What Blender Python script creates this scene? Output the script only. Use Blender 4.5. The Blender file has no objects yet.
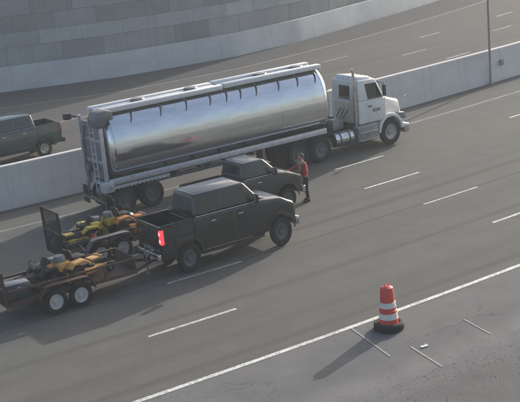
import bpy, bmesh, math, random
import numpy as np
from mathutils import Vector, Matrix
random.seed(7); rng = np.random.default_rng(7)
scene = bpy.context.scene
COL = scene.collection
# ------------------------------------------------------------------ camera, world, sun, exposure
camd = bpy.data.cameras.new("camera"); cam = bpy.data.objects.new("camera", camd); COL.objects.link(cam)
camd.sensor_width = 36.0; camd.lens = 1148.35 / 520 * 36; camd.clip_start = 0.5; camd.clip_end = 6000
cr = Vector((0.86489586, -0.49356533, -0.09136966)); cu = Vector((0.21206211, 0.19430627, 0.95774461)); cw = Vector((0.45495584, 0.84772539, -0.2727212))
M = Matrix((cr, cu, -cw)).transposed().to_4x4(); M.translation = Vector((0, 0, 12.5134)); cam.matrix_world = M
scene.camera = cam
SUN_AZ = math.radians(23.3)      # from +X towards +Y
SUN_EL = math.radians(19.5)
sunv = Vector((math.cos(SUN_AZ) * math.cos(SUN_EL), math.sin(SUN_AZ) * math.cos(SUN_EL), math.sin(SUN_EL)))
world = bpy.data.worlds.new("World"); scene.world = world; world.use_nodes = True
wn = world.node_tree.nodes; wl = world.node_tree.links
sky = wn.new("ShaderNodeTexSky"); sky.sky_type = 'NISHITA'; sky.sun_disc = False
sky.sun_elevation = SUN_EL; sky.sun_rotation = math.pi / 2 - SUN_AZ
sky.air_density = 1.0; sky.dust_density = 5.0; sky.ozone_density = 1.0; sky.altitude = 200
wl.new(sky.outputs[0], wn["Background"].inputs[0]); wn["Background"].inputs[1].default_value = 0.145
sund = bpy.data.lights.new("sun", 'SUN'); sun = bpy.data.objects.new("sun", sund); COL.objects.link(sun)
sund.energy = 2.9; sund.angle = math.radians(0.6); sund.color = (1.0, 0.965, 0.91)
sun.rotation_euler = (-sunv).to_track_quat('-Z', 'Y').to_euler(); sun.location = (40, 20, 60)
vs = scene.view_settings; vs.view_transform = 'Standard'; vs.look = 'None'; vs.exposure = 0.64; vs.gamma = 1.0; vs.use_curve_mapping = False
scene.cycles.caustics_reflective = False; scene.cycles.caustics_refractive = False; scene.cycles.blur_glossy = 1.0

# ------------------------------------------------------------------ road geometry frame: s along the road, d across (0 = right edge line)
RR = 229.502; D0 = 24.932
def W(s, d, z=0.0):
    a = s / RR
    return Vector(((RR - d) * math.sin(a), D0 + RR - (RR - d) * math.cos(a), z))

# ------------------------------------------------------------------ materials
MATS = {}
class NT:
    def __init__(s, m): s.n = m.node_tree.nodes; s.l = m.node_tree.links; s.b = s.n["Principled BSDF"]
    def node(s, t, **k):
        x = s.n.new(t)
        for a, v in k.items(): setattr(x, a, v)
        return x
    def math(s, op, a, b=None, c=None):
        x = s.n.new("ShaderNodeMath"); x.operation = op
        for i, v in enumerate((a, b, c)):
            if v is None: continue
            if isinstance(v, (int, float)): x.inputs[i].default_value = v
            else: s.l.new(v, x.inputs[i])
        return x.outputs[0]
    def noise(s, vec, scale, detail=6, rough=.6):
        x = s.n.new("ShaderNodeTexNoise"); x.inputs["Scale"].default_value = scale; x.inputs["Detail"].default_value = detail; x.inputs["Roughness"].default_value = rough
        if vec is not None: s.l.new(vec, x.inputs["Vector"])
        return x.outputs[0]
    def ramp(s, fac, stops):
        x = s.n.new("ShaderNodeValToRGB"); e = x.color_ramp.elements
        while len(e) < len(stops): e.new(0.5)
        for i, (p, c) in enumerate(stops):
            e[i].position = p; e[i].color = (*c, 1) if len(c) == 3 else c
        s.l.new(fac, x.inputs[0]); return x.outputs[0]
    def mix(s, fac, a, b, mode='MIX'):
        x = s.n.new("ShaderNodeMix"); x.data_type = 'RGBA'; x.blend_type = mode
        for sock, v in ((x.inputs[0], fac), (x.inputs[6], a), (x.inputs[7], b)):
            if isinstance(v, (int, float)): sock.default_value = v
            elif isinstance(v, tuple): sock.default_value = (*v, 1) if len(v) == 3 else v
            else: s.l.new(v, sock)
        return x.outputs[2]
    def maprange(s, v, a, b, c=0.0, d=1.0):
        x = s.n.new("ShaderNodeMapRange"); x.interpolation_type = 'SMOOTHSTEP'
        for i, q in enumerate((None, a, b, c, d)):
            if q is not None: x.inputs[i].default_value = q
        s.l.new(v, x.inputs[0]); return x.outputs[0]
    def bump(s, h, strength, dist=.02):
        x = s.n.new("ShaderNodeBump"); x.inputs["Strength"].default_value = strength; x.inputs["Distance"].default_value = dist
        s.l.new(h, x.inputs["Height"]); s.l.new(x.outputs[0], s.b.inputs["Normal"])
    def scaled(s, vec, sc):
        x = s.n.new("ShaderNodeMapping"); x.inputs["Scale"].default_value = sc; s.l.new(vec, x.inputs[0]); return x.outputs[0]
def newmat(name):
    m = bpy.data.materials.new(name); m.use_nodes = True; MATS[name] = m; return m, NT(m)
def simple(name, col, rough=.5, metal=0.0, coat=0.0, emit=None, es=0.0, wear=.25, scale=6.0, dirt=None):
    m, t = newmat(name); b = t.b
    tc = t.node("ShaderNodeTexCoord").outputs["Object"]
    n = t.noise(tc, scale, 5, .65)
    lo = tuple(c * (1 - wear) for c in col); hi = tuple(min(1, c * (1 + wear * .6)) for c in col)
    c = t.ramp(n, [(.3, lo), (.7, hi)])
    if dirt:
        n2 = t.noise(tc, scale * .45, 8, .7); c = t.mix(t.maprange(n2, .5, .72), c, dirt)
    t.l.new(c, b.inputs["Base Color"])
    r = t.math('MULTIPLY_ADD', n, .25, max(0, rough - .12)); t.l.new(r, b.inputs["Roughness"])
    b.inputs["Metallic"].default_value = metal; b.inputs["Coat Weight"].default_value = coat; b.inputs["Coat Roughness"].default_value = .08
    if emit: b.inputs["Emission Color"].default_value = (*emit, 1); b.inputs["Emission Strength"].default_value = es
    return m
simple("black_paint", (.012, .014, .018), .3, 0, .7, wear=.08, scale=2, dirt=(.018, .02, .024))
simple("charcoal_paint", (.026, .028, .031), .35, 0, .8, wear=.08, scale=2, dirt=(.031, .032, .034))
simple("green_paint", (.016, .044, .046), .3, 0, .9, wear=.08, scale=2, dirt=(.024, .052, .053))
simple("white_paint", (.74, .74, .71), .35, 0, .5, wear=.08, dirt=(.55, .53, .49))
simple("cream_paint", (.68, .64, .54), .4, 0, .4, wear=.1, dirt=(.5, .46, .38))
simple("rubber", (.018, .018, .018), .85, wear=.4)
simple("dark_plastic", (.025, .025, .027), .6)
simple("underbody", (.02, .019, .018), .85)
simple("chrome", (.62, .63, .65), .2, 1.0)
simple("rim_metal", (.5, .5, .5), .35, .8, wear=.3, dirt=(.2, .18, .16))
simple("white_rim", (.55, .54, .52), .5, 0, wear=.2, dirt=(.3, .26, .22))
simple("grey_rim", (.16, .16, .165), .45, .6)
simple("frame_grey", (.3, .31, .33), .45, .5, wear=.3, dirt=(.16, .155, .15))
simple("tank_fittings", (.2, .205, .22), .5, .5, wear=.3)
simple("walkway_white", (.72, .73, .73), .5, .1, wear=.1)
simple("rail_aluminium", (.56, .58, .61), .45, .4, wear=.2)
simple("rust_steel", (.105, .055, .045), .8, .1, wear=.45, scale=9, dirt=(.07, .05, .045))
simple("trailer_black", (.03, .029, .03), .7, .1, wear=.4, dirt=(.08, .06, .05))
simple("trailer_grey", (.2, .2, .205), .55, .4, wear=.3)
simple("wood_deck", (.1, .075, .055), .9, wear=.5, scale=14)
simple("orange_paint", (.62, .25, .06), .4, 0, .3, wear=.2, dirt=(.35, .14, .04))
simple("amber_paint", (.66, .36, .1), .45, 0, .3, wear=.2, dirt=(.4, .2, .06))
simple("yellow_paint", (.6, .42, .06), .45, 0, .2, wear=.2, dirt=(.32, .24, .08))
simple("red_plastic", (.5, .03, .035), .45, wear=.2)
simple("seat_vinyl", (.025, .025, .026), .6)
simple("engine_grey", (.22, .22, .22), .5, .6, wear=.4)
simple("drum_orange", (.62, .075, .06), .5, wear=.12, dirt=(.45, .08, .07))
simple("drum_white", (.72, .71, .68), .45, wear=.08, dirt=(.5, .47, .44))
simple("jacket_red", (.42, .03, .03), .8, wear=.2, scale=12)
simple("vest_strip", (.62, .6, .42), .6, wear=.1)
simple("trousers_dark", (.03, .033, .04), .9, wear=.3, scale=12)
simple("skin", (.48, .27, .18), .55, wear=.1)
simple("hair", (.025, .018, .013), .7, wear=.3, scale=40)
simple("boot", (.03, .025, .02), .7)
simple("paper", (.75, .75, .73), .8, wear=.05)
simple("pole_metal", (.24, .245, .25), .5, .6, wear=.25)
simple("eye", (.6, .58, .55), .3, wear=.02)
simple("amber_lens", (.5, .18, .02), .2, emit=(1, .35, .05), es=.15, wear=.05)
simple("taillight_on", (.5, .015, .02), .25, 0, .6, emit=(1, .045, .06), es=1.1, wear=.05)
simple("taillight_core", (.7, .2, .2), .25, 0, .6, emit=(1, .22, .25), es=1.6, wear=.05)
simple("taillight_off", (.16, .012, .012), .25, 0, .6, wear=.05)
simple("headlight_glass", (.2, .21, .22), .12, .3, .8, wear=.05)
def glass(name, tint):
    m, t = newmat(name); b = t.b
    b.inputs["Base Color"].default_value = (*tint, 1); b.inputs["Roughness"].default_value = .06; b.inputs["IOR"].default_value = 1.5
    b.inputs["Specular IOR Level"].default_value = .6; b.inputs["Coat Weight"].default_value = .2
    n = t.noise(t.node("ShaderNodeTexCoord").outputs["Object"], 3, 3)
    t.l.new(t.math('MULTIPLY_ADD', n, .08, .02), b.inputs["Roughness"])
glass("tinted_glass", (.018, .034, .038)); glass("cab_glass", (.03, .033, .036))

def tank_metal():
    m, t = newmat("polished_tank"); b = t.b
    tc = t.node("ShaderNodeTexCoord").outputs["Object"]
    n = t.noise(t.scaled(tc, (.6, 2.5, 2.5)), 1.6, 6, .6); n2 = t.noise(t.scaled(tc, (14, .6, .6)), 2, 4, .6)
    c = t.ramp(n, [(.3, (.62, .65, .69)), (.7, (.78, .8, .83))])
    c = t.mix(t.math('MULTIPLY', n2, .15), c, (.45, .46, .48)); t.l.new(c, b.inputs["Base Color"])
    t.l.new(t.math('MULTIPLY_ADD', n, .1, .09), b.inputs["Roughness"]); b.inputs["Metallic"].default_value = .95
    t.bump(n, .012, .03)
tank_metal()

def road_mat(name, base, streaks=(), tint=(), coarse=.35, grain=(60, 60), crack=((.28, .012, .12),)):
    """UV: u = metres along the road, v = metres across"""
    m, t = newmat(name); b = t.b
    uv = t.node("ShaderNodeUVMap").outputs[0]
    sep = t.node("ShaderNodeSeparateXYZ"); t.l.new(uv, sep.inputs[0]); v = sep.outputs[1]
    n1 = t.noise(t.scaled(uv, (.06, 1.1, 1)), 1.0, 6, .6)       # long bands left by wheels and laying
    n2 = t.noise(t.scaled(uv, (1, 1, 1)), .8, 8, .65)            # blotches
    n3 = t.noise(uv, 26, 4, .7)                                  # aggregate
    lo = tuple(c * .78 for c in base); hi = tuple(c * 1.22 for c in base)
    c = t.ramp(n1, [(.3, lo), (.72, hi)])
    c = t.mix(coarse, c, t.ramp(n2, [(.3, tuple(x * .62 for x in base)), (.72, tuple(x * 1.3 for x in base))]))
    c = t.mix(.4, c, t.ramp(n3, [(.3, tuple(x * .5 for x in base)), (.7, tuple(x * 1.55 for x in base))]))
    for sc_, th_, st_ in crack:
        vo = t.node("ShaderNodeTexVoronoi", feature='DISTANCE_TO_EDGE'); vo.inputs["Scale"].default_value = sc_
        dn = t.node("ShaderNodeTexNoise"); dn.inputs["Scale"].default_value = 2.2; dn.inputs["Detail"].default_value = 5; t.l.new(uv, dn.inputs["Vector"])
        va = t.node("ShaderNodeVectorMath", operation='MULTIPLY_ADD'); t.l.new(dn.outputs[1], va.inputs[0]); va.inputs[1].default_value = (.7, .7, 0); t.l.new(t.scaled(uv, (.6, 1, 1)), va.inputs[2])
        t.l.new(va.outputs[0], vo.inputs["Vector"])
        f = t.math('MULTIPLY', t.math('MULTIPLY', t.maprange(vo.outputs["Distance"], th_, th_ * .3, 0, 1), st_), t.maprange(t.noise(uv, .35, 3), .45, .62))
        c = t.mix(f, c, tuple(x * .35 for x in base))
    wob = t.math('MULTIPLY_ADD', t.noise(t.scaled(uv, (.25, 0, 1)), 1.0, 3), .16, -.08)
    vv = t.math('ADD', v, wob)
    for pos, wd, strength, colr in streaks:
        d = t.math('ABSOLUTE', t.math('SUBTRACT', vv, pos))
        f = t.math('MULTIPLY', t.maprange(d, wd, 0, 0, 1), strength)
        f = t.math('MULTIPLY', f, t.maprange(n2, .25, .6, .35, 1))
        c = t.mix(f, c, colr)
    t.l.new(c, b.inputs["Base Color"]); b.inputs["Roughness"].default_value = .96; b.inputs["Specular IOR Level"].default_value = .12
    t.bump(n3, .5, .012)
    return m
DK = (.045, .044, .042)
road_mat("lane_pavement", (.134, .131, .122), [(8.75, .3, .42, DK), (7.42, .1, .5, DK), (.8, .3, .3, DK), (4.45, .28, .28, DK), (11.05, .1, .35, DK), (12.5, .6, .28, (.14, .135, .09)), (15.2, .5, .3, (.14, .135, .1)),
                                              (2.0, .5, .28, (.075, .075, .075)), (9.9, .5, .25, (.075, .075, .075)), (6.3, .5, .22, (.085, .085, .085)), (17.76, .22, .4, (.22, .2, .17)), (19.0, 1.2, .2, (.16, .15, .13)), (20.35, .3, .7, DK)], coarse=.45)
road_mat("opposing_pavement", (.105, .102, .098), [(26.2, .6, .3, (.15, .14, .12)), (33, .7, .35, (.065, .062, .06)), (29.4, .6, .3, (.07, .068, .065)), (36.8, .6, .35, (.14, .13, .12))])
road_mat("far_shoulder_asphalt", (.085, .085, .086), [], coarse=.5)
road_mat("shoulder_asphalt", (.162, .16, .158), [(-.35, .3, .3, (.17, .165, .155)), (-2.2, .7, .25, (.09, .09, .092)), (-3.3, .8, .9, (.2, .196, .19))], coarse=.65, crack=((.5, .014, .4), (1.7, .012, .25)))
road_mat("sand_strip", (.26, .25, .235), [], coarse=.5)
road_mat("gravel_dirt", (.145, .142, .138), [(-4.0, .7, .8, (.18, .176, .17))], coarse=.6)
simple("gravel_stone", (.24, .235, .225), .9, wear=.5, scale=5)
simple("grass_blade", (.1, .1, .05), .8, wear=.4, scale=2)
simple("earth", (.13, .12, .08), .95, wear=.4, scale=.3)
def paint_mat(name, col, worn):
    m, t = newmat(name); b = t.b
    uv = t.node("ShaderNodeUVMap").outputs[0]
    n = t.noise(uv, 9, 6, .7); n2 = t.noise(uv, 1.2, 5, .6)
    f = t.math('MULTIPLY', t.maprange(t.math('ADD', n, t.math('MULTIPLY', n2, .5)), .62, .95), worn)
    t.l.new(t.mix(f, col, (.13, .125, .12)), b.inputs["Base Color"]); b.inputs["Roughness"].default_value = .7
paint_mat("line_white", (.72, .72, .69), .75); paint_mat("line_worn", (.52, .51, .48), .9); paint_mat("line_faint", (.33, .32, .3), .85)
def concrete(name, base, stain):
    m, t = newmat(name); b = t.b
    uv = t.node("ShaderNodeUVMap").outputs[0]
    n = t.noise(t.scaled(uv, (.35, .8, 1)), 1.0, 7, .6); drip = t.noise(t.scaled(uv, (3.2, .16, 1)), 1.0, 5, .7); g = t.noise(uv, 22, 4, .7)
    c = t.ramp(n, [(.3, tuple(x * .85 for x in base)), (.7, tuple(x * 1.12 for x in base))])
    c = t.mix(t.math('MULTIPLY', t.maprange(drip, .48, .75), stain), c, tuple(x * .5 for x in base))
    c = t.mix(.18, c, t.ramp(g, [(.3, tuple(x * .5 for x in base)), (.7, tuple(x * 1.4 for x in base))]))
    t.l.new(c, b.inputs["Base Color"]); b.inputs["Roughness"].default_value = .88; t.bump(g, .25, .01)
concrete("barrier_concrete", (.58, .572, .555), .4)
concrete("far_barrier_concrete", (.46, .475, .48), .25)
for i, c in enumerate(((.38, .4, .4), (.32, .335, .335), (.3, .31, .31), (.25, .255, .255), (.36, .375, .375))): concrete(f"panel_concrete_{i}", c, .45)

# ------------------------------------------------------------------ mesh helpers
ZK = 1.09
SC = [1.0, 1.0, ZK]
def bevel_all(bm, geom_verts, off, seg=2, ang=25):
    if off <= 0: return
    vset = set(geom_verts)
    ed = [e for e in bm.edges if e.verts[0] in vset and e.verts[1] in vset and len(e.link_faces) == 2 and e.calc_face_angle(0) > math.radians(ang)]
    bmesh.ops.bevel(bm, geom=ed, offset=off, offset_type='OFFSET', segments=seg, profile=.5, affect='EDGES', clamp_overlap=True)
def hexa(bm, p, bev=0.0, seg=2):
    """p: 8 corners, bottom ring then top ring"""
    v = [bm.verts.new(Vector(q)) for q in p]
    fs = [bm.faces.new([v[i] for i in f]) for f in ((3, 2, 1, 0), (4, 5, 6, 7), (0, 1, 5, 4), (1, 2, 6, 5), (2, 3, 7, 6), (3, 0, 4, 7))]
    bmesh.ops.recalc_face_normals(bm, faces=fs)
    bevel_all(bm, v, bev, seg)
def box(bm, x0, x1, y0, y1, z0, z1, bev=0.0, seg=2):
    hexa(bm, [(x0, y0, z0), (x1, y0, z0), (x1, y1, z0), (x0, y1, z0), (x0, y0, z1), (x1, y0, z1), (x1, y1, z1), (x0, y1, z1)], bev, seg)
def prism(bm, poly, y0, y1, bev=0.0, fy=None, seg=2):
    """side outline (x,z) extruded across y; fy(x,z,y) may bend y"""
    fy = fy or (lambda x, z, y: y)
    a = [bm.verts.new((x, fy(x, z, y0), z)) for x, z in poly]; b = [bm.verts.new((x, fy(x, z, y1), z)) for x, z in poly]
    n = len(poly); fs = [bm.faces.new(a), bm.faces.new(b[::-1])]
    for i in range(n): fs.append(bm.faces.new((a[i], b[i], b[(i + 1) % n], a[(i + 1) % n])))
    bmesh.ops.recalc_face_normals(bm, faces=fs)
    bevel_all(bm, a + b, bev, seg)
def tube(bm, pts, r, n=8):
    pts = [Vector(p) for p in pts]; rings = []
    rs = r if isinstance(r, (list, tuple)) else [r] * len(pts)
    for i, p in enumerate(pts):
        t = (pts[min(i + 1, len(pts) - 1)] - pts[max(i - 1, 0)]).normalized()
        up = Vector((0, 0, 1)) if abs(t.z) < .9 else Vector((1, 0, 0))
        a = t.cross(up).normalized(); b = t.cross(a)
        rings.append([bm.verts.new(p + (a * math.cos(2 * math.pi * k / n) + b * math.sin(2 * math.pi * k / n)) * rs[i]) for k in range(n)])
    fs = []
    for i in range(len(rings) - 1):
        for k in range(n): fs.append(bm.faces.new((rings[i][k], rings[i][(k + 1) % n], rings[i + 1][(k + 1) % n], rings[i + 1][k])))
    fs.append(bm.faces.new(rings[0][::-1])); fs.append(bm.faces.new(rings[-1]))
    bmesh.ops.recalc_face_normals(bm, faces=fs)
def lathe(bm, prof, c=(0, 0, 0), axis='z', n=24, caps=True):
    """prof: (radius, along-axis)"""
    rings = []
    for r, h in prof:
        ring = []
        for k in range(n):
            a = 2 * math.pi * k / n; x, y = r * math.cos(a), r * math.sin(a)
            q = {'z': (x, y, h), 'y': (x, h, y), 'x': (h, x, y)}[axis]
            ring.append(bm.verts.new(Vector(q) + Vector(c)))
        rings.append(ring)
    fs = []
    for i in range(len(rings) - 1):
        for k in range(n): fs.append(bm.faces.new((rings[i][k], rings[i][(k + 1) % n], rings[i + 1][(k + 1) % n], rings[i + 1][k])))
    if caps: fs.append(bm.faces.new(rings[0][::-1])); fs.append(bm.faces.new(rings[-1]))
    bmesh.ops.recalc_face_normals(bm, faces=fs)
def ellipsoid(bm, c, r, sub=3):
    g = bmesh.ops.create_icosphere(bm, subdivisions=sub, radius=1.0)
    for v in g['verts']: v.co = Vector((v.co.x * r[0] + c[0], v.co.y * r[1] + c[1], v.co.z * r[2] + c[2]))
def finish(me, angle=35):
    me.polygons.foreach_set("use_smooth", [True] * len(me.polygons))
    me.set_sharp_from_angle(angle=math.radians(angle))
def obj(name, bm, mat, parent=None, loc=(0, 0, 0), smooth=35):
    for v in bm.verts: v.co = Vector((v.co.x * SC[0], v.co.y * SC[1], v.co.z * SC[2]))
    me = bpy.data.meshes.new(name); bm.to_mesh(me); bm.free(); finish(me, smooth)
    me.materials.append(MATS[mat]); return link(name, me, parent, loc)
def link(name, me, parent=None, loc=(0, 0, 0)):
    o = bpy.data.objects.new(name, me); COL.objects.link(o); o.location = (loc[0] * SC[0], loc[1] * SC[1], loc[2] * SC[2])
    if parent: o.parent = parent
    return o
def NB(): return bmesh.new()
def thing(name, label, cat, loc=(0, 0, 0), rz=0.0, group=None):
    o = bpy.data.objects.new(name, None); COL.objects.link(o); o.empty_display_size = .3
    o.location = loc; o.rotation_euler = (0, 0, rz); return tag(o, label, cat, group)
def tag(o, label, cat, group=None):
    o["label"] = label; o["category"] = cat
    if group: o["group"] = group
    return o
def road_thing(name, label, cat, s, d, rot=0.0, group=None, z=0.0):
    return thing(name, label, cat, W(s, d, z), s / RR + math.radians(rot), group)
def pane(bm, quad, u0, u1, v0, v1, off=.004, th=.012):
    """thin plate laid on a quad (a,b,c,d: a-b bottom, d-c top); corners in u (a->b) and v (bottom->top)"""
    a, b, c, d = [Vector(q) for q in quad]
    def P(u, v): return (a.lerp(b, u)).lerp(d.lerp(c, u), v)
    n = (b - a).cross(d - a).normalized()
    us = u0 if isinstance(u0, tuple) else (u0, u0); ue = u1 if isinstance(u1, tuple) else (u1, u1)
    q = [P(us[0], v0), P(ue[0], v0), P(ue[1], v1), P(us[1], v1)]
    hexa(bm, [p - n * th for p in q] + [p + n * off for p in q])

# ------------------------------------------------------------------ ground, road, markings
def strip(name, s0, s1, ds, d0, d1, z, mat, nd=1, jag=0.0, bumpz=0.0, kind="structure", parent=None):
    f0 = d0 if callable(d0) else (lambda s: d0); f1 = d1 if callable(d1) else (lambda s: d1)
    ns = max(1, int(round((s1 - s0) / ds))); vs_, fs, uvs = [], [], []
    for i in range(ns + 1):
        s = s0 + (s1 - s0) * i / ns
        for j in range(nd + 1):
            t = j / nd; d = f0(s) * (1 - t) + f1(s) * t
            if jag and j in (0, nd): d += random.uniform(-jag, jag)
            vs_.append(W(s, d, z + (random.uniform(-bumpz, bumpz) if bumpz else 0))); uvs.append((s, d))
    for i in range(ns):
        for j in range(nd):
            a = i * (nd + 1) + j; fs.append((a, a + 1, a + nd + 2, a + nd + 1)[::-1])
    me = bpy.data.meshes.new(name); me.from_pydata(vs_, [], fs); ul = me.uv_layers.new(name="UVMap")
    for lp in me.loops: ul.data[lp.index].uv = uvs[lp.vertex_index]
    me.materials.append(MATS[mat]); me.polygons.foreach_set("use_smooth", [True] * len(me.polygons))
    o = link(name, me, parent)
    if kind: o["kind"] = kind
    return o
bm = NB(); bmesh.ops.create_grid(bm, x_segments=40, y_segments=40, size=3000)
g = obj("ground", bm, "earth", None, (0, 0, -.25)); g["kind"] = "structure"
S0, S1 = -60, 230
def wall_d(s):      # the far wall drifts a little against the road
    return float(np.interp(s, [-60, 10, 20, 27.9, 37.0, 48.5, 56.7, 67, 110, 230], [66, 56, 52.3, 49.4, 46.3, 44.5, 44.7, 45.8, 49, 52]))
def far_edge(s): return float(np.interp(s, [-60, 10, 25.1, 33.3, 44.5, 60.4, 110, 230], [56, 49, 44.2, 41.6, 40.6, 41.2, 44, 47]))
strip("roadway", S0, S1, 1.5, 0.12, 20.75, 0.0, "lane_pavement", 10)
strip("opposing_roadway", S0, S1, 1.5, 20.75, lambda s: far_edge(s) + 1.0, -0.006, "opposing_pavement", 10)
strip("far_shoulder", S0, S1, 1.5, far_edge, lambda s: wall_d(s) + 6, 0.0, "far_shoulder_asphalt", 6)
strip("shoulder", S0, S1, .2, lambda s: -3.85 + .13 * math.sin(s * 1.3) + .07 * math.sin(s * 3.9 + 1) + .04 * math.sin(s * 9.1), 0.12, -0.004, "shoulder_asphalt", 8, jag=.02)
strip("verge", S0, S1, .16, -16, -3.6, -0.0065, "gravel_dirt", 60, bumpz=.002)
def marking(name, s0, s1, d, w, mat, label=None):
    o = strip(name, s0, s1, .6, d - w / 2, d + w / 2, .004, mat, 1, kind=None); o["kind"] = "structure"; return o
marking("edge_line", S0, S1, 0.07, .17, "line_white")
marking("left_edge_line", S0, S1, 17.76, .12, "line_faint")
def dashes(d, start, period, n0, n1, mat, ln=3.05, w=.125):
    for k in range(n0, n1): marking("lane_dash", start + k * period, start + k * period + ln, d, w, mat)
dashes(3.74, 11.67, 14.14, -2, 8, "line_white", 3.05, .13)
dashes(7.34, 14.3, 11.64, -2, 9, "line_worn", 3.0, .12)
dashes(10.85, 26.04, 12.2, -3, 9, "line_white", 3.19, .12)
dashes(14.2, 27.38, 12.2, -3, 9, "line_white", 3.0, .12)
for dd, st in ((36.0, 48.8), (32.2, 41.0), (28.4, 53.0)): dashes(dd, st, 12.2, -5, 8, "line_worn", 2.9, .14)
strip("far_edge_line", S0, S1, 1.0, lambda s: far_edge(s) - .55, lambda s: far_edge(s) - .4, .004, "line_faint")
marking("opposing_left_line", S0, S1, 24.0, .13, "line_faint")
def slant(name, a, b, w, mat):
    pa, pb = W(*a, .006), W(*b, .006); n = (pb - pa).cross(Vector((0, 0, 1))).normalized() * w / 2
    me = bpy.data.meshes.new(name); me.from_pydata([pa - n, pb - n, pb + n, pa + n], [], [(0, 1, 2, 3)]); ul = me.uv_layers.new(name="UVMap")
    for lp, q in zip(me.loops, ((0, 0), (2.5, 0), (2.5, .1), (0, .1))): ul.data[lp.index].uv = q
    me.materials.append(MATS[mat]); o = link(name, me); o["kind"] = "structure"
slant("shoulder_mark", (16.22, .0), (15.75, -2.27), .06, "line_faint")
slant("shoulder_mark", (16.53, -2.19), (16.27, -3.7), .06, "line_faint")
slant("shoulder_mark", (18.8, -1.83), (18.57, -3.1), .05, "line_faint")

# gravel and dry grass on the verge
def gravel():
    bmv, bmf = [], []
    base = [Vector(p) for p in ((1, 0, 0), (-1, 0, 0), (0, 1, 0), (0, -1, 0), (0, 0, 1), (0, 0, -1))]
    fc = [(0, 2, 4), (2, 1, 4), (1, 3, 4), (3, 0, 4), (2, 0, 5), (1, 2, 5), (3, 1, 5), (0, 3, 5)]
    for i in range(11000):
        s = random.uniform(9, 25); e = random.random()
        d = -3.2 - abs(random.gauss(0, 1.0)) * 1.2 if e < .85 else random.uniform(-3.6, -.6)
        r = random.uniform(.004, .011) * (1.0 if e < .85 else .6) * (2.0 if random.random() < .05 else 1)
        p = W(s, d, -.008 + r * .15); k = len(bmv)
        rot = Matrix.Rotation(random.uniform(0, 6.28), 3, 'Z'); sx, sy, sz = [random.uniform(.6, 1.3) * r for _ in range(3)]
        for b in base: bmv.append(p + rot @ Vector((b.x * sx, b.y * sy, b.z * sz * .8)))
        bmf += [tuple(k + q for q in f) for f in fc]
    me = bpy.data.meshes.new("gravel"); me.from_pydata(bmv, [], bmf); me.materials.append(MATS["gravel_stone"])
    o = link("gravel", me); o["kind"] = "stuff"; tag(o, "loose grey gravel scattered over the road verge", "gravel")
gravel()
def dry_grass():
    v, f = [], []
    for i in range(120):
        s = random.uniform(8, 26); d = -4.3 - abs(random.gauss(0, 1.3)); p0 = W(s, d, -.03)
        for b in range(6):
            a = random.uniform(0, 6.28); h = random.uniform(.03, .09); l = random.uniform(.02, .07); k = len(v)
            q = p0 + Vector((random.uniform(-.04, .04), random.uniform(-.04, .04), 0)); w = Vector((-math.sin(a), math.cos(a), 0)) * .004
            v += [q - w, q + w, q + Vector((math.cos(a) * l, math.sin(a) * l, h))]; f.append((k, k + 1, k + 2))
    me = bpy.data.meshes.new("dry_grass"); me.from_pydata(v, [], f); me.materials.append(MATS["grass_blade"])
    o = link("dry_grass", me); o["kind"] = "stuff"; tag(o, "sparse short dry grass on the gravel verge", "grass")
dry_grass()

# ------------------------------------------------------------------ barriers and walls
def sweep(name, s0, s1, ds, prof, dfun, mat, parent=None):
    """prof: (offset in d, z), swept along the road, uv in metres"""
    ns = max(1, int(round((s1 - s0) / ds))); n = len(prof); v, f, uvs = [], [], []
    acc = [0.0]
    for a, b in zip(prof, prof[1:]): acc.append(acc[-1] + math.dist(a, b))
    for i in range(ns + 1):
        s = s0 + (s1 - s0) * i / ns; dd = dfun(s)
        for (o, z), q in zip(prof, acc): v.append(W(s, dd + o, z * ZK)); uvs.append((s, q))
    for i in range(ns):
        for j in range(n - 1): a = i * n + j; f.append((a, a + 1, a + n + 1, a + n))
    f.append(tuple(range(n))); f.append(tuple(ns * n + j for j in range(n))[::-1])
    me = bpy.data.meshes.new(name); me.from_pydata(v, [], f); ul = me.uv_layers.new(name="UVMap")
    for lp in me.loops: ul.data[lp.index].uv = uvs[lp.vertex_index]
    me.materials.append(MATS[mat]); finish(me, 30)
    b = NB(); b.from_mesh(me); bmesh.ops.recalc_face_normals(b, faces=b.faces); b.to_mesh(me); b.free()
    return link(name, me, parent)
BH = 1.66
prof = [(-.02, -.05), (-.02, .09), (.1, .42), (.2, BH - .04), (.23, BH), (.5, BH), (.53, BH - .04), (.63, .42), (.75, .09), (.75, -.05)]
mb = thing("median_barrier", "long grey concrete median barrier running behind the tank truck", "barrier", (0, 0, 0))
edges = [-60, -40, -20, -4, 8, 22, 34.3, 46.6] + [58.7 + 12.1 * k for k in range(10)]
for a, b in zip(edges, edges[1:]):
    if b - a < 1: continue
    sweep("barrier_section", a + .012, b - .012, 1.5, prof, lambda s: 20.62, "barrier_concrete", mb)
jb = NB(); o_ = W(47.98, 20.62 + .13); box(jb, -.16, .16, -.1, .05, .78, 1.05, .015)
jb_t = obj("junction_box", jb, "pole_metal"); jb_t.location = o_; jb_t.rotation_euler = (0, 0, 47.98 / RR)
tag(jb_t, "small dark electrical box on the median barrier face right of the pole", "box")
lp = road_thing("light_pole", "thin dark light pole standing at the median barrier, right edge", "lamp post", 46.5, 20.48)
b = NB(); lathe(b, [(.085, 0), (.07, .05), (.06, 3), (.045, 11)], n=14); obj("pole", b, "pole_metal", lp)
b = NB(); box(b, -.16, .16, -.1, .12, 0, .03, .005); obj("base_plate", b, "pole_metal", lp)
b = NB(); tube(b, [(0, 0, 10.9), (0, -.6, 11.25), (0, -1.8, 11.4)], .035); obj("arm", b, "pole_metal", lp)
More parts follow.
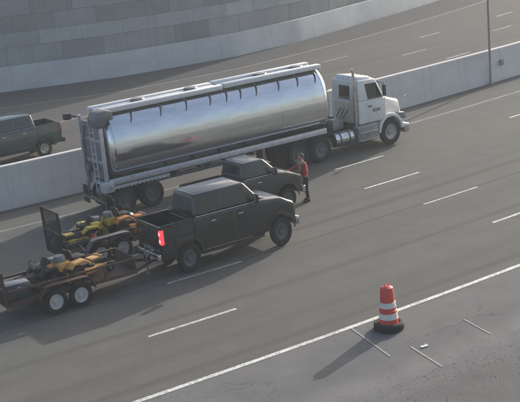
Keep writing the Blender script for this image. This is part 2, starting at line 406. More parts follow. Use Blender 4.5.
b = NB(); hexa(b, [(-.14, -2.4, 11.33), (.14, -2.4, 11.33), (.1, -1.7, 11.33), (-.1, -1.7, 11.33), (-.1, -2.35, 11.45), (.1, -2.35, 11.45), (.08, -1.7, 11.45), (-.08, -1.7, 11.45)], .02); obj("luminaire", b, "frame_grey", lp)
# far side: a barrier in front of a retaining wall of stacked panels
FH = 1.5
fb = thing("roadside_barrier", "smooth pale grey concrete barrier along the far shoulder under the panel wall", "barrier")
fprof = [(-.02, -.05), (-.02, .1), (.1, .4), (.2, FH - .04), (.22, FH), (.48, FH), (.48, -.05)]
for k in range(26): sweep("barrier_section", -14 + 6.1 * k + .01, -14 + 6.1 * (k + 1) - .01, .75, fprof, wall_d, "far_barrier_concrete", fb)
rw = thing("retaining_wall", "grey retaining wall of staggered rectangular concrete panels across the highway", "wall")
rows = [(0.0, 2.62, 3.3, 0.9), (2.62, 3.5, 3.35, 2.2), (3.5, 4.5, 3.3, .6), (4.5, 5.5, 3.3, 2.1), (5.5, 6.5, 3.3, .7)]
pat = [[2, 3, 2, 2, 3, 1, 2], [0, 0, 4, 0, 4, 0, 1], [3, 3, 2, 3, 3, 2], [1, 2, 3, 1, 2], [2, 1, 3, 2, 1]]
for ri, (z0, z1, wd, ph) in enumerate(rows):
    s = 6 + ph; k = 0
    while s < 125:
        pr = random.uniform(-.015, .015)
        sweep("panel", s + .011, s + wd - .011, 1.2, [(.72 + pr, z0 + .011), (.72 + pr, z1 - .011), (.92, z1 - .011), (.92, z0 + .011)], wall_d, f"panel_concrete_{pat[ri][k % len(pat[ri])]}", rw)
        s += wd; k += 1
sweep("backing", 4, 130, 1.5, [(.8, -.05), (.8, 6.5), (1.3, 6.5), (1.3, -.05)], wall_d, "panel_concrete_3", rw)
sweep("coping", 4, 130, 1.5, [(.6, 6.5), (.6, 6.8), (1.4, 6.8), (1.4, 6.5)], wall_d, "panel_concrete_1", rw)

# ------------------------------------------------------------------ wheels
WC = {}
def wheel(parent, x, y, r, w, side, rim="rim_metal", name="wheel", dual=False, z=None):
    key = (r, w, side, rim, dual, tuple(SC)); z = r if z is None else z
    if key not in WC:
        bm = NB(); h = w / 2; rr = r * .62
        offs = [0] if not dual else [0, -side * (w + .04)]
        for o in offs:
            lathe(bm, [(rr, o - h * .8), (r * .8, o - h), (r * .95, o - h * .92), (r, o - h * .6), (r, o + h * .6), (r * .95, o + h * .92), (r * .8, o + h), (rr, o + h * .8), (rr * .96, o)], axis='y', n=28, caps=False)
            for k in range(28):     # tread blocks
                a = 2 * math.pi * k / 28; c, s_ = math.cos(a), math.sin(a)
                t = Vector((-s_, 0, c)); n_ = Vector((c, 0, s_)); p = n_ * (r - .004) + Vector((0, o, 0)); q = []
                for dn in (0, .014):
                    for ta, yy in ((-.028, -h * .55), (.028, -h * .55), (.028, h * .55), (-.028, h * .55)): q.append(p + t * ta * r / .4 + n_ * dn + Vector((0, yy, 0)))
                hexa(bm, q)
        me_t = obj("tyre_proto", bm, "rubber"); m1 = me_t.data; bpy.data.objects.remove(me_t)
        bm = NB(); f = side * h * .7
        lathe(bm, [(rr * 1.0, -side * h * .7), (rr * 1.02, f), (rr * .93, f), (rr * .86, f * .55), (rr * .42, f * .25), (rr * .34, f * .85), (rr * .3, f * 1.0), (.002, f * 1.0)], axis='y', n=24, caps=False)
        for k in range(8):
            a = 2 * math.pi * k / 8; lathe(bm, [(rr * .075, f * .2), (rr * .075, f * .62), (.001, f * .64)], c=(math.cos(a) * rr * .58, 0, math.sin(a) * rr * .58), axis='y', n=6, caps=False)
        o2 = obj("rim_proto", bm, rim); m2 = o2.data; bpy.data.objects.remove(o2); WC[key] = (m1, m2)
    m1, m2 = WC[key]
    o = link(name, m1, parent, (x, y, z)); link("rim", m2, o); return o

# ------------------------------------------------------------------ pickup truck
def arch(cx, cz, r, x0, x1, n=12):
    """points of a wheel arch from x0 side to x1 side"""
    a0 = math.pi; return [(cx + r * math.cos(a0 - math.pi * k / n), cz + r * math.sin(math.pi * k / n)) for k in range(n + 1)]
def pickup(name, label, s, d, rot, paint, sc, tail="taillight_on", rim="grey_rim", wr=.42, group=None, cabR=.28, tailx=-1.0, wb=3.72, nose=4.4, lights_on=True):
    global SC
    SC[:] = sc
    t = road_thing(name, label, "pickup truck", s, d, rot, group)
    W2 = 1.0
    az, ar = .46, .53
    # body surface: half width as a function of height and of the distance to the nose
    def yf(x, z):
        k = max(0.0, (x - (nose - .6)) / .6); pz = float(np.interp(z, [.5, .62, .85, 1.15, 1.22, 1.28, 1.5], [.965, .99, 1.0, .995, .99, .972, .95]))
        return W2 * pz * (1 - .1 * k * k)
    def zlo(x):
        z = .55
        for cx in (0, wb):
            if abs(x - cx) < ar: z = max(z, az + math.sqrt(ar * ar - (x - cx) ** 2))
        return z
    def columns(x0, x1):
        c = set(np.linspace(x0, x1, 14).round(4))
        for cx in (0, wb):
            for q in range(17):
                x = cx - ar * math.cos(math.pi * q / 16) * .9999
                if x0 < x < x1: c.add(round(x, 4))
        return sorted(c)
    def skin_panel(bm, sy, xs_, z0f, z1f, off, th, rows=8):
        """closed panel following the body surface on side sy"""
        o_, i_ = [], []
        for x in xs_:
            za, zb_ = z0f(x), z1f(x)
            zz = [za + (zb_ - za) * k / rows for k in range(rows + 1)]
            o_.append([bm.verts.new((x, sy * (yf(x, z) + off), z)) for z in zz]); i_.append([bm.verts.new((x, sy * (yf(x, z) - th), z)) for z in zz])
        fs = []
        for g_ in (o_, i_):
            for p in range(len(xs_) - 1):
                for k in range(rows): fs.append(bm.faces.new((g_[p][k], g_[p + 1][k], g_[p + 1][k + 1], g_[p][k + 1])))
        for p in range(len(xs_) - 1):
            for k in (0, rows): fs.append(bm.faces.new((o_[p][k], o_[p + 1][k], i_[p + 1][k], i_[p][k])))
        for p in (0, len(xs_) - 1):
            for k in range(rows): fs.append(bm.faces.new((o_[p][k], o_[p][k + 1], i_[p][k + 1], i_[p][k])))
        bmesh.ops.recalc_face_normals(bm, faces=fs)
    # cargo bed
    bm = NB()
    for sy in (-1, 1): skin_panel(bm, sy, columns(tailx, cabR - .02), zlo, lambda x: 1.47, 0, .1)
    box(bm, tailx + .02, cabR - .03, -W2 + .09, W2 - .09, .8, .86)
    box(bm, cabR - .12, cabR - .03, -W2 + .09, W2 - .09, .86, 1.44, .01)
    for y in (-1, 1): box(bm, max(-.5, tailx + .1), min(.5, cabR - .15), y * .88 - .16, y * .88 + .16 - .08 * (y > 0), .86, 1.06, .03)
    obj("bed", bm, paint, t)
    for y in (-1, 1):
        bm = NB(); box(bm, tailx + .03, cabR - .04, y * (W2 - .055) - .055, y * (W2 - .055) + .055, 1.472, 1.495, .008); obj("bed_rail_cap", bm, "dark_plastic", t)
    bm = NB(); box(bm, tailx - .03, tailx + .04, -W2 + .12, W2 - .12, .74, 1.47, .02); tg = obj("tailgate", bm, paint, t)
    bm = NB(); box(bm, tailx - .045, tailx - .031, -.14, .14, 1.22, 1.32, .005); obj("handle", bm, "dark_plastic", tg)
    # cab lower body with front fenders
    def zhi(x): return float(np.interp(x, [cabR, 2.9, 3.05, wb + .1, nose - .3, nose - .1, nose - .03, nose], [1.49, 1.475, 1.47, 1.4, 1.27, 1.2, 1.12, 1.02]))
    bm = NB(); rings = []; cols = columns(cabR, nose - .12) + [nose - .08, nose - .03, nose]
    for x in cols:
        za, zb_ = zlo(x), zhi(x); tap = 0 if x < nose - .1 else (.0, .02, .05)[int(x > nose - .06) + int(x > nose - .02)]
        half = [(yf(x, za) - tap, za)] + [(yf(x, za + (zb_ - .07 - za) * k / 8) - tap, za + (zb_ - .07 - za) * k / 8) for k in range(1, 9)]
        yy = half[-1][0]; half += [(yy - .018, zb_ - .035), (yy - .05, zb_ - .012), (yy - .11, zb_), (yy * .5, zb_ + .008)]
        rings.append([bm.verts.new((x, -y, z)) for y, z in half] + [bm.verts.new((x, y, z)) for y, z in half[::-1]])
    nn = len(rings[0])
    for p in range(len(rings) - 1):
        for k in range(nn): bm.faces.new((rings[p][k], rings[p][(k + 1) % nn], rings[p + 1][(k + 1) % nn], rings[p + 1][k]))
    bm.faces.new(rings[0]); bm.faces.new(rings[-1][::-1]); bmesh.ops.recalc_face_normals(bm, faces=bm.faces)
    body = obj("body", bm, paint, t, smooth=50)
    # greenhouse
    zb, zt = 1.475, 2.07; xb0, xb1, xt0, xt1 = cabR + .02, 3.02, cabR + .14, 2.42; yb, yt = W2 - .07, W2 - .23
    P = [(xb0, -yb, zb), (xb1, -yb, zb), (xb1, yb, zb), (xb0, yb, zb), (xt0, -yt, zt), (xt1, -yt, zt), (xt1, yt, zt), (xt0, yt, zt)]
    bm = NB(); hexa(bm, P, .1, 5); obj("cab", bm, paint, t)
    bm = NB(); hexa(bm, [(xt0 + .1, -yt + .1, zt - .01), (xt1 - .12, -yt + .12, zt - .01), (xt1 - .12, yt - .12, zt - .01), (xt0 + .1, yt - .1, zt - .01), (xt0 + .2, -yt + .2, zt + .025), (xt1 - .3, -yt + .2, zt + .025), (xt1 - .3, yt - .2, zt + .025), (xt0 + .2, yt - .2, zt + .025)], .015); obj("roof_panel", bm, paint, t)
    ns = [P[0], P[1], P[5], P[4]]; fs = [P[2], P[3], P[7], P[6]]
    for q, fl in ((ns, 0), (fs, 1)):
        for a, b in (((.09, .1), (.405, .46)), ((.45, .515), (.8, .92))):
            bm = NB(); u = (a, b) if not fl else (tuple(1 - x for x in b), tuple(1 - x for x in a)); pane(bm, q, u[0], u[1], .1, .84); obj("side_window", bm, "tinted_glass", t)
    bm = NB(); pane(bm, [P[1], P[2], P[6], P[5]], .07, .93, .06, .88); obj("windshield", bm, "tinted_glass", t)
    bm = NB(); pane(bm, [P[3], P[0], P[4], P[7]], .1, .9, .14, .82); obj("rear_window", bm, "tinted_glass", t)
    # doors with handles
    for sy in (-1, 1):
        bm = NB(); tube(bm, [(cabR + .08, sy * (W2 - .045), 1.488), (2.95, sy * (W2 - .045), 1.478)], .013, 6); obj("belt_trim", bm, "chrome", t)
        for x0, x1, hx in (((.62, 1.7, .9), (1.73, 2.9, 1.98)) if cabR < 1 else ((1.72, 2.92, 1.94),)):
            bm = NB(); skin_panel(bm, sy, list(np.linspace(x0, x1, 5)), lambda x: max(.68, zlo(x) + .06), lambda x: 1.4, .009, .01); dr = obj("door", bm, paint, t)
            bm = NB(); ya, yb_ = sorted((sy * (W2 + .008), sy * (W2 + .05))); box(bm, hx, hx + .2, ya, yb_, 1.27, 1.315, .012); obj("handle", bm, "chrome", dr)
        bm = NB(); tube(bm, [(2.62, sy * .9, 1.53), (2.66, sy * 1.1, 1.56)], .025)
        hexa(bm, [(2.6, sy * 1.06, 1.48), (2.74, sy * 1.08, 1.48), (2.74, sy * 1.3, 1.48), (2.6, sy * 1.28, 1.48), (2.6, sy * 1.06, 1.74), (2.72, sy * 1.08, 1.74), (2.72, sy * 1.28, 1.74), (2.6, sy * 1.26, 1.74)], .03); mr = obj("mirror", bm, "dark_plastic", t)
        bm = NB(); ya, yb_ = sorted((sy * 1.1, sy * 1.25)); box(bm, 2.588, 2.602, ya, yb_, 1.52, 1.71, .004); obj("mirror_glass", bm, "chrome", mr)
        bm = NB(); ya, yb_ = sorted((sy * .86, sy * 1.06)); box(bm, cabR + .15, 2.95, ya, yb_, .44, .5, .02); obj("running_board", bm, "dark_plastic", t)
        # lamps
        bm = NB(); ya, yb_ = sorted((sy * .80, sy * 1.012)); box(bm, tailx - .028, tailx + .1, ya, yb_, .98, 1.38, .02); tl = obj("taillight", bm, tail if sy < 0 else "taillight_off", t)
        if lights_on and sy < 0:
            for z in (1.08, 1.28):
                bm = NB(); ya, yb_ = sorted((sy * .86, sy * .985)); box(bm, tailx - .036, tailx - .029, ya, yb_, z - .045, z + .045, .003); obj("lamp_lens", bm, "taillight_core", tl)
        bm = NB(); ya, yb_ = sorted((sy * .62, sy * .93)); hexa(bm, [(nose - .3, ya, .92), (nose + .012, ya, .92), (nose - .03, yb_, .92), (nose - .32, yb_, .92), (nose - .34, ya, 1.16), (nose - .02, ya, 1.14), (nose - .07, yb_, 1.14), (nose - .34, yb_, 1.16)] if sy > 0 else
             [(nose - .32, ya, .92), (nose - .03, ya, .92), (nose + .012, yb_, .92), (nose - .3, yb_, .92), (nose - .34, ya, 1.16), (nose - .07, ya, 1.14), (nose - .02, yb_, 1.14), (nose - .34, yb_, 1.16)], .015); obj("headlight", bm, "headlight_glass", t)
        # wheel arch flares
        for cx in (0, wb):
            bm = NB(); ap = arch(cx, az, ar, 0, 0, 14); y = sy * (W2 - .005)
            tube(bm, [(x, y, z) for x, z in ap], .028, 6); obj("wheel_arch_trim", bm, "dark_plastic", t)
    # hood panel, grille, bumpers, underbody
    bm = NB(); hexa(bm, [(3.0, -.78, 1.44), (nose - .3, -.7, 1.24), (nose - .3, .7, 1.24), (3.0, .78, 1.44), (3.04, -.74, 1.52), (nose - .36, -.64, 1.3), (nose - .36, .64, 1.3), (3.04, .74, 1.52)], .03, 3); obj("hood", bm, paint, t)
    bm = NB(); box(bm, nose - .05, nose + .02, -.6, .6, .78, 1.16, .015)
    gr = obj("grille", bm, "dark_plastic", t)
    for z in (.86, .96, 1.06):
        bm = NB(); box(bm, nose + .021, nose + .034, -.57, .57, z - .018, z + .018, .004); obj("grille_bar", bm, "chrome", gr)
    bm = NB(); box(bm, nose - .06, nose + .1, -.94, .94, .48, .74, .05, 3); obj("front_bumper", bm, "chrome", t)
    bm = NB(); box(bm, tailx - .19, tailx - .03, -.95, .95, .52, .73, .03); rb = obj("rear_bumper", bm, "chrome" if paint != "green_paint" else "dark_plastic", t)
    bm = NB(); box(bm, tailx - .2, tailx - .191, -.15, .15, .57, .7, .003); obj("license_plate", bm, "paper", rb)
    bm = NB(); box(bm, tailx - .3, tailx - .05, -.05, .05, .44, .51, .008); lathe(bm, [(.02, .5), (.02, .55), (.03, .57), (.03, .6), (.012, .63)], (tailx - .27, 0, 0), n=10); obj("hitch", bm, "underbody", t)
    bm = NB(); box(bm, tailx + .1, nose - .25, -.45, .45, .4, .56, .02); box(bm, .5, wb - .5, -.85, .85, .5, .6, .02)
    for x in (0, wb): tube(bm, [(x, -.8, wr), (x, .8, wr)], .055)
    obj("chassis", bm, "underbody", t)
    for x in (0, wb):
        for sy in (-1, 1): wheel(t, x, sy * .86, wr, .27, sy, rim)
    SC[:] = [1, 1, ZK]
    return t
p1 = pickup("pickup_truck", "black crew-cab pickup nearest the camera, red taillight lit, towing the rusty trailer", 15.47, 7.6 + .87, 0, "black_paint", (1.0, .85, 1.235))
p2 = pickup("pickup_truck", "charcoal pickup between the black pickup and the tank truck, person at its hood", 18.72, 11.03 + .84, 0, "charcoal_paint", (1.0, .83, 1.06), tail="taillight_off", wr=.4, lights_on=False, cabR=1.3, tailx=-.5, wb=3.3, nose=4.1)
p3 = pickup("pickup_truck", "dark green pickup passing left behind the median barrier", 19.75, 28.44 + .9, 180, "green_paint", (.98, .88, 1.07), tail="taillight_off", rim="rim_metal", wr=.4, lights_on=False)

# ------------------------------------------------------------------ semi tractor and tank trailer (frame origin: s=24.5, centre line d=16.88)
TS, TD = 16.65, 16.93
tr = road_thing("semi_tractor", "white day-cab semi truck pulling the silver tank trailer", "truck", TS, TD)
HW = 1.06
bm = NB()
for y in (-.42, .42): box(bm, 8.0, 15.3, y - .05, y + .05, .82, 1.06, .01)
for x in (8.3, 9.9, 11.4, 12.6): box(bm, x, x + .1, -.37, .37, .86, 1.02)
obj("frame_rail", bm, "underbody", tr)
# cab: slightly tapered box with raked windshield
cz0, cz1 = 1.22, 2.92
CP = dict(rl=12.72, rh=12.74, fl=14.22, fh=13.82)
low = [(12.72, 1.15), (14.3, 1.15), (14.32, 2.1), (12.72, 2.1)]
bm = NB(); prism(bm, low, -HW + .04, HW - .04, .05, None, 3); cab = obj("cab", bm, "white_paint", tr)
U = [(12.72, -HW + .045, 2.09), (14.3, -HW + .07, 2.09), (14.3, HW - .07, 2.09), (12.72, HW - .045, 2.09), (12.78, -HW + .14, 2.98), (13.86, -HW + .16, 2.94), (13.86, HW - .16, 2.94), (12.78, HW - .14, 2.98)]
bm = NB(); hexa(bm, U, .09, 4); obj("cab_upper", bm, "white_paint", tr)
bm = NB(); hexa(bm, [(12.8, -.84, 2.95), (13.86, -.84, 2.91), (13.86, .84, 2.91), (12.8, .84, 2.95), (12.88, -.7, 3.14), (13.6, -.7, 3.06), (13.6, .7, 3.06), (12.88, .7, 3.14)], .07, 3); obj("roof_cap", bm, "white_paint", tr)
bm = NB(); pane(bm, [U[1], U[2], U[6], U[5]], .06, .94, .1, .86); obj("windshield", bm, "cab_glass", tr)
for q, fl in (([U[0], U[1], U[5], U[4]], 0), ([U[2], U[3], U[7], U[6]], 1)):
    bm = NB(); a, b = (.36, .36), (.9, .92)
    if fl: a, b = tuple(1 - x for x in b), tuple(1 - x for x in a)
    pane(bm, q, a, b, .06, .8); obj("side_window", bm, "cab_glass", tr)
bm = NB(); pane(bm, [U[3], U[0], U[4], U[7]], .3, .7, .1, .72); obj("rear_window", bm, "cab_glass", tr)
bm = NB(); hexa(bm, [(12.705, -HW + .3, 1.25), (12.715, -HW + .3, 1.25), (12.715, HW - .3, 1.25), (12.705, HW - .3, 1.25), (12.705, -HW + .3, 2.05), (12.715, -HW + .3, 2.05), (12.715, HW - .3, 2.05), (12.705, HW - .3, 2.05)]); obj("rear_panel", bm, "cream_paint", tr)
bm = NB(); hexa(bm, [(13.82, -.86, 2.86), (14.05, -.86, 2.8), (14.05, .86, 2.8), (13.82, .86, 2.86), (13.8, -.86, 2.91), (14.07, -.86, 2.84), (14.07, .86, 2.84), (13.8, .86, 2.91)], .012); obj("sun_visor", bm, "white_paint", tr)
for sy in (-1, 1):
    bm = NB(); y0, y1 = sorted((sy * (HW - .06), sy * (HW - .028))); box(bm, 13.2, 14.2, y0, y1, 1.2, 2.08, .012); dr = obj("door", bm, "white_paint", tr)
    bm = NB(); y0, y1 = sorted((sy * (HW - .028), sy * (HW + .01))); box(bm, 13.26, 13.46, y0, y1, 1.82, 1.87, .008); obj("handle", bm, "dark_plastic", dr)
    bm = NB(); y0, y1 = sorted((sy * (HW - .028), sy * (HW - .022))); box(bm, 13.5, 13.95, y0, y1, 1.58, 1.72, .001)
    obj("door_lettering_band", bm, "frame_grey", dr)
    bm = NB(); tube(bm, [(14.15, sy * .98, 2.12), (14.12, sy * 1.16, 2.2), (14.1, sy * 1.18, 2.72), (13.9, sy * .92, 2.78)], .018)
    y0, y1 = sorted((sy * 1.1, sy * 1.28)); box(bm, 14.05, 14.16, y0, y1, 2.2, 2.66, .03); obj("mirror", bm, "dark_plastic", tr)
    bm = NB(); tube(bm, [(15.35, sy * .86, 1.62), (15.45, sy * 1.0, 1.8), (15.46, sy * 1.04, 1.92)], .014); ellipsoid(bm, (15.46, sy * 1.06, 1.98), (.05, .09, .09), 2); obj("hood_mirror", bm, "chrome", tr)
    if sy < 0:
      bm = NB(); lathe(bm, [(.07, 1.05), (.075, 1.3), (.1, 1.32), (.1, 2.5), (.07, 2.52), (.065, 3.2)], (12.6, sy * .92, 0), n=16); tube(bm, [(12.6, sy * .92, 3.15), (12.6, sy * .92, 3.38), (12.54, sy * .92, 3.5)], .06, 12); obj("exhaust_stack", bm, "chrome", tr)
    # fuel tank, battery box with steps
    bm = NB(); lathe(bm, [(.02, 11.3), (.26, 11.32), (.31, 11.36), (.31, 12.34), (.26, 12.4), (.02, 12.42)], (0, sy * .76, .72), 'x', 24); ft = obj("fuel_tank", bm, "chrome", tr)
    for x in (11.6, 12.1):
        bm = NB(); lathe(bm, [(.31, x - .03), (.322, x - .03), (.322, x + .03), (.31, x + .03)], (0, sy * .76, .72), 'x', 24, False); obj("strap", bm, "dark_plastic", ft)
    y0, y1 = sorted((sy * .6, sy * 1.04)); bm = NB(); box(bm, 12.6, 13.75, y0, y1, .42, 1.12, .03)
    sb = obj("step_box", bm, "frame_grey", tr)
    for z in (.46, .78):
        bm = NB(); y0, y1 = sorted((sy * .98, sy * 1.1)); box(bm, 12.66, 13.7, y0, y1, z, z + .045, .01); obj("step", bm, "chrome", sb)
    # front fender
    outer = arch(14.52, .62, .74, 0, 0, 16); inner = arch(14.52, .62, .6, 0, 0, 16)
    bm = NB(); y0, y1 = sorted((sy * .66, sy * 1.07)); prism(bm, outer + inner[::-1], y0, y1, .03); obj("fender", bm, "white_paint", tr)
    y0, y1 = sorted((sy * .6, sy * .96)); bm = NB(); hexa(bm, [(15.2, y0, .98), (15.52, y0, .98), (15.52, y1, .98), (15.2, y1, .98), (15.1, y0, 1.26), (15.42, y0, 1.26), (15.42, y1, 1.26), (15.1, y1, 1.26)], .03); obj("headlight", bm, "headlight_glass", tr)
    wheel(tr, 14.52, sy * .9, .55, .3, sy, "rim_metal", z=.555)
    for x in (9.25, 10.5): wheel(tr, x, sy * .95, .53, .25, sy, "grey_rim", dual=True, z=.535)
    bm = NB(); y0, y1 = sorted((sy * .55, sy * 1.06)); box(bm, 8.38, 8.41, y0, y1, .28, 1.0, .004); obj("mudflap", bm, "rubber", tr)
    bm = NB(); y0, y1 = sorted((sy * .5, sy * .8)); box(bm, 11.55, 12.2, sorted((sy * .1, sy * .55))[0], sorted((sy * .1, sy * .55))[1], 1.06, 1.5, .06); obj("air_tank", bm, "frame_grey", tr)
# hood: tapering forwards and down
bm = NB(); hexa(bm, [(14.25, -.86, 1.1), (15.55, -.62, 1.02), (15.55, .62, 1.02), (14.25, .86, 1.1), (14.25, -.8, 2.12), (15.5, -.5, 1.74), (15.5, .5, 1.74), (14.25, .8, 2.12)], .13, 4); obj("hood", bm, "white_paint", tr)
bm = NB(); hexa(bm, [(15.52, -.46, .8), (15.6, -.44, .8), (15.6, .44, .8), (15.52, .46, .8), (15.46, -.4, 1.6), (15.545, -.38, 1.6), (15.545, .38, 1.6), (15.46, .4, 1.6)], .02); obj("grille", bm, "chrome", tr)
bm = NB(); box(bm, 15.3, 15.62, -1.03, 1.03, .36, .76, .07, 3); obj("front_bumper", bm, "chrome", tr)
for y in (-.6, -.3, 0, .3, .6):
    bm = NB(); ellipsoid(bm, (13.62, y, 3.03), (.07, .04, .035), 2); obj("marker_lamp", bm, "amber_lens", tr)
bm = NB(); lathe(bm, [(.5, 1.1), (.5, 1.16), (.1, 1.17)], (9.8, 0, 0), n=20); box(bm, 9.3, 10.3, -.4, .4, 1.06, 1.1); obj("fifth_wheel", bm, "underbody", tr)
bm = NB()
for k in range(3): tube(bm, [(12.68, -.3 + k * .3, 1.75), (12.3, -.28 + k * .26, 1.4 - .06 * k), (11.9, -.2 + k * .2, 1.42), (11.5, -.2 + k * .2, 1.75)], .02, 6)
obj("air_hose", bm, "rubber", tr)
for x in (9.25, 10.5, 14.52):
    bm = NB(); tube(bm, [(x, -.9, .54), (x, .9, .54)], .08); obj("axle", bm, "underbody", tr)

tt = road_thing("tank_trailer", "long polished silver tank trailer with white top rail", "trailer", TS, TD)
TX0, TX1, TZ, TRY, TRZ = .2, 11.3, 2.15, 1.05, 1.65
def tank_pt(x, a, k=1.0): return Vector((x, TRY * k * math.copysign(abs(math.cos(a)) ** .93, math.cos(a)), TZ + .25 * (1 - min(1, k)) + (TRZ if math.sin(a) > 0 else 1.02) * k * math.sin(a)))
bm = NB(); rings = []; NR = 56
xs = [(TX0, .02), (TX0 + .02, .45), (TX0 + .09, .75), (TX0 + .2, .92), (TX0 + .34, .99), (TX0 + .45, 1.0)] + [(x, 1.0) for x in np.linspace(TX0 + 1, TX1 - 1, 12)] + [(TX1 - .4, 1.0), (TX1 - .28, .985), (TX1 - .16, .92), (TX1 - .07, .76), (TX1 - .02, .45), (TX1, .02)]
for x, k in xs: rings.append([bm.verts.new(tank_pt(x, 2 * math.pi * j / NR, k)) for j in range(NR)])
for i in range(len(rings) - 1):
    for j in range(NR): bm.faces.new((rings[i][j], rings[i][(j + 1) % NR], rings[i + 1][(j + 1) % NR], rings[i + 1][j]))
bm.faces.new(rings[0][::-1]); bm.faces.new(rings[-1]); bmesh.ops.recalc_face_normals(bm, faces=bm.faces)
tank = obj("tank", bm, "polished_tank", tt, smooth=60)
for x in (TX0 + .42, 3.1, 5.9, 8.6, TX1 - .4):
    bm = NB(); n = 56; v = []
    for xx, k in ((x - .022, 1.0), (x - .018, 1.009), (x + .018, 1.009), (x + .022, 1.0)): v.append([bm.verts.new(tank_pt(xx, 2 * math.pi * j / n, k)) for j in range(n)])
    for i in range(3):
        for j in range(n): bm.faces.new((v[i][j], v[i][(j + 1) % n], v[i + 1][(j + 1) % n], v[i + 1][j]))
    bmesh.ops.recalc_face_normals(bm, faces=bm.faces); obj("weld_band", bm, "polished_tank", tank)
# top rail: two lengths of white walkway edge with a small step between, plus hooped straps down the shell
for x0, x1, dz in ((TX0 + .1, 6.02, 0), (6.06, TX1 - .2, .03)):
    for y in (-.46, .46):
        bm = NB(); box(bm, x0, x1, y - .15, y + .15, TZ + TRZ - .1 + dz, TZ + TRZ + .1 + dz, .05, 3); obj("top_rail", bm, "walkway_white", tt)
    bm = NB(); box(bm, x0 + .05, x1 - .05, -.33, .33, TZ + TRZ - .01, TZ + TRZ + .04, .01); obj("walkway", bm, "rail_aluminium", tt)
for x in (1.65, 3.0, 4.2, 5.35, 6.15, 6.85, 7.65, 8.8, 9.8, 10.75):
    for sy in (-1, 1):
        bm = NB(); pts = []
        for k in range(7):
            a = math.radians(62 - k * 3.4); q = tank_pt(x - .04 * (k / 6) ** 2 * 4, a, 1.015); pts.append((q.x, sy * q.y, q.z))
        tube(bm, [(pts[0][0] - .12, pts[0][1] - sy * .06, pts[0][2] + .04)] + pts, [.035, .04, .04, .036, .032, .028, .024, .018], 8); obj("strap", bm, "tank_fittings", tt)
for x in (2.3, 4.8, 8.3, 10.2):
    bm = NB(); lathe(bm, [(.3, 3.72), (.3, 3.9), (.26, 3.95), (.05, 3.97)], (x, 0, 0), n=20); obj("manhole", bm, "tank_fittings", tt)
# side rails, skirts and frames under the tank
for sy in (-1, 1):
    y0, y1 = sorted((sy * .93, sy * 1.05)); bm = NB(); box(bm, .14, 10.85, y0, y1, 1.16, 1.38, .02); obj("side_rail", bm, "rail_aluminium", tt)
    # fender with notched lower edge over the tandem wheels
    n = 15; poly = [(.02, 1.11), (2.85, 1.11)]; xs_ = np.linspace(2.85, .02, 2 * n + 1)
    poly += [(x, .98 if i % 2 else 1.03) for i, x in enumerate(xs_)]
    bm = NB(); y0, y1 = sorted((sy * .78, sy * 1.06)); prism(bm, [(x, z) for x, z in poly][:2] + poly[3:-1], y0, y1, 0); obj("wheel_fender", bm, "rail_aluminium", tt)
    for x in (.72, 1.98): wheel(tt, x, sy * .93, .5, .24, sy, "grey_rim", dual=True, z=.505)
    bm = NB(); y0, y1 = sorted((sy * .55, sy * 1.04)); box(bm, -.12, -.09, y0, y1, .3, .98, .004); obj("mudflap", bm, "rubber", tt)
    bm = NB(); box(bm, 7.6, 7.72, *sorted((sy * .6, sy * .72)), .35, 1.15, .01); box(bm, 7.52, 7.8, *sorted((sy * .52, sy * .8)), .3, .34, .008); obj("landing_leg", bm, "frame_grey", tt)
bm = NB()
for y in (-.5, .5): box(bm, .2, 10.8, y - .06, y + .06, 1.02, 1.3, .01)
for x in np.arange(.4, 10.8, 1.3): box(bm, x, x + .1, -.93, .93, 1.0, 1.1, .008)
obj("chassis", bm, "underbody", tt)
bm = NB()
for x in (3.6, 5.2, 6.8):
    lathe(bm, [(.16, .7), (.16, .82), (.55, 1.3), (.75, 1.55)], (x, 0, 0), n=20)
tube(bm, [(2.6, .0, .72), (7.2, 0, .72)], .08); obj("discharge_hopper", bm, "tank_fittings", tt)
for x in (.72, 1.98):
    bm = NB(); tube(bm, [(x, -.9, .5), (x, .9, .5)], .08); obj("axle", bm, "underbody", tt)
# rear: upright frame with cross members in front of the tank end, ladder, hood, valve gear, bumper
for y in (-.92, .92):
    bm = NB(); box(bm, .0, .14, y - .06, y + .06, .95, 3.6, .015); obj("rear_upright", bm, "rail_aluminium", tt)
for z in (1.2, 2.0, 2.8): 
    bm = NB(); box(bm, .02, .12, -.86, .86, z - .06, z + .06, .012); obj("cross_member", bm, "rail_aluminium", tt)
bm = NB(); box(bm, .13, .2, -.86, .86, 1.3, 3.4, .01); obj("rear_bulkhead", bm, "frame_grey", tt)
bm = NB(); prism(bm, [(-.14, 3.3), (-.16, 3.6), (-.02, 3.86), (.3, 3.92), (.62, 3.86), (.66, 3.55), (.4, 3.5), (.2, 3.3)], -1.02, -.3, .05); obj("rear_hood", bm, "tank_fittings", tt)
bm = NB()
for y in (-.62, -.28): tube(bm, [(-.1, y, .8), (-.1, y, 3.45)], .03)
for z in np.arange(.95, 3.4, .27): tube(bm, [(-.1, -.62, z), (-.1, -.28, z)], .018, 6)
obj("ladder", bm, "rail_aluminium", tt)
bm = NB(); box(bm, -.16, .3, -1.06, -.75, .92, 1.32, .02); obj("rear_bracket", bm, "rail_aluminium", tt)
bm = NB(); box(bm, -.16, -.06, -1.0, 1.0, .5, .62, .015)
for y in (-.5, .5): box(bm, -.14, -.06, y - .05, y + .05, .6, 1.1, .01)
obj("rear_bumper", bm, "tank_fittings", tt)
for y in (-.85, .85):
    bm = NB(); box(bm, -.19, -.162, y - .08, y + .08, .68, .8, .01); obj("tail_lamp", bm, "taillight_off", tt)
bm = NB(); tube(bm, [(-.06, .35, 1.2), (-.12, .4, 1.9), (-.1, .45, 2.7), (-.02, .4, 3.3)], .07, 10)
lathe(bm, [(.02, -.22), (.2, -.22), (.2, -.02), (.02, -.02)], (0, .2, 1.75), 'x', 16); obj("piping", bm, "tank_fittings", tt)
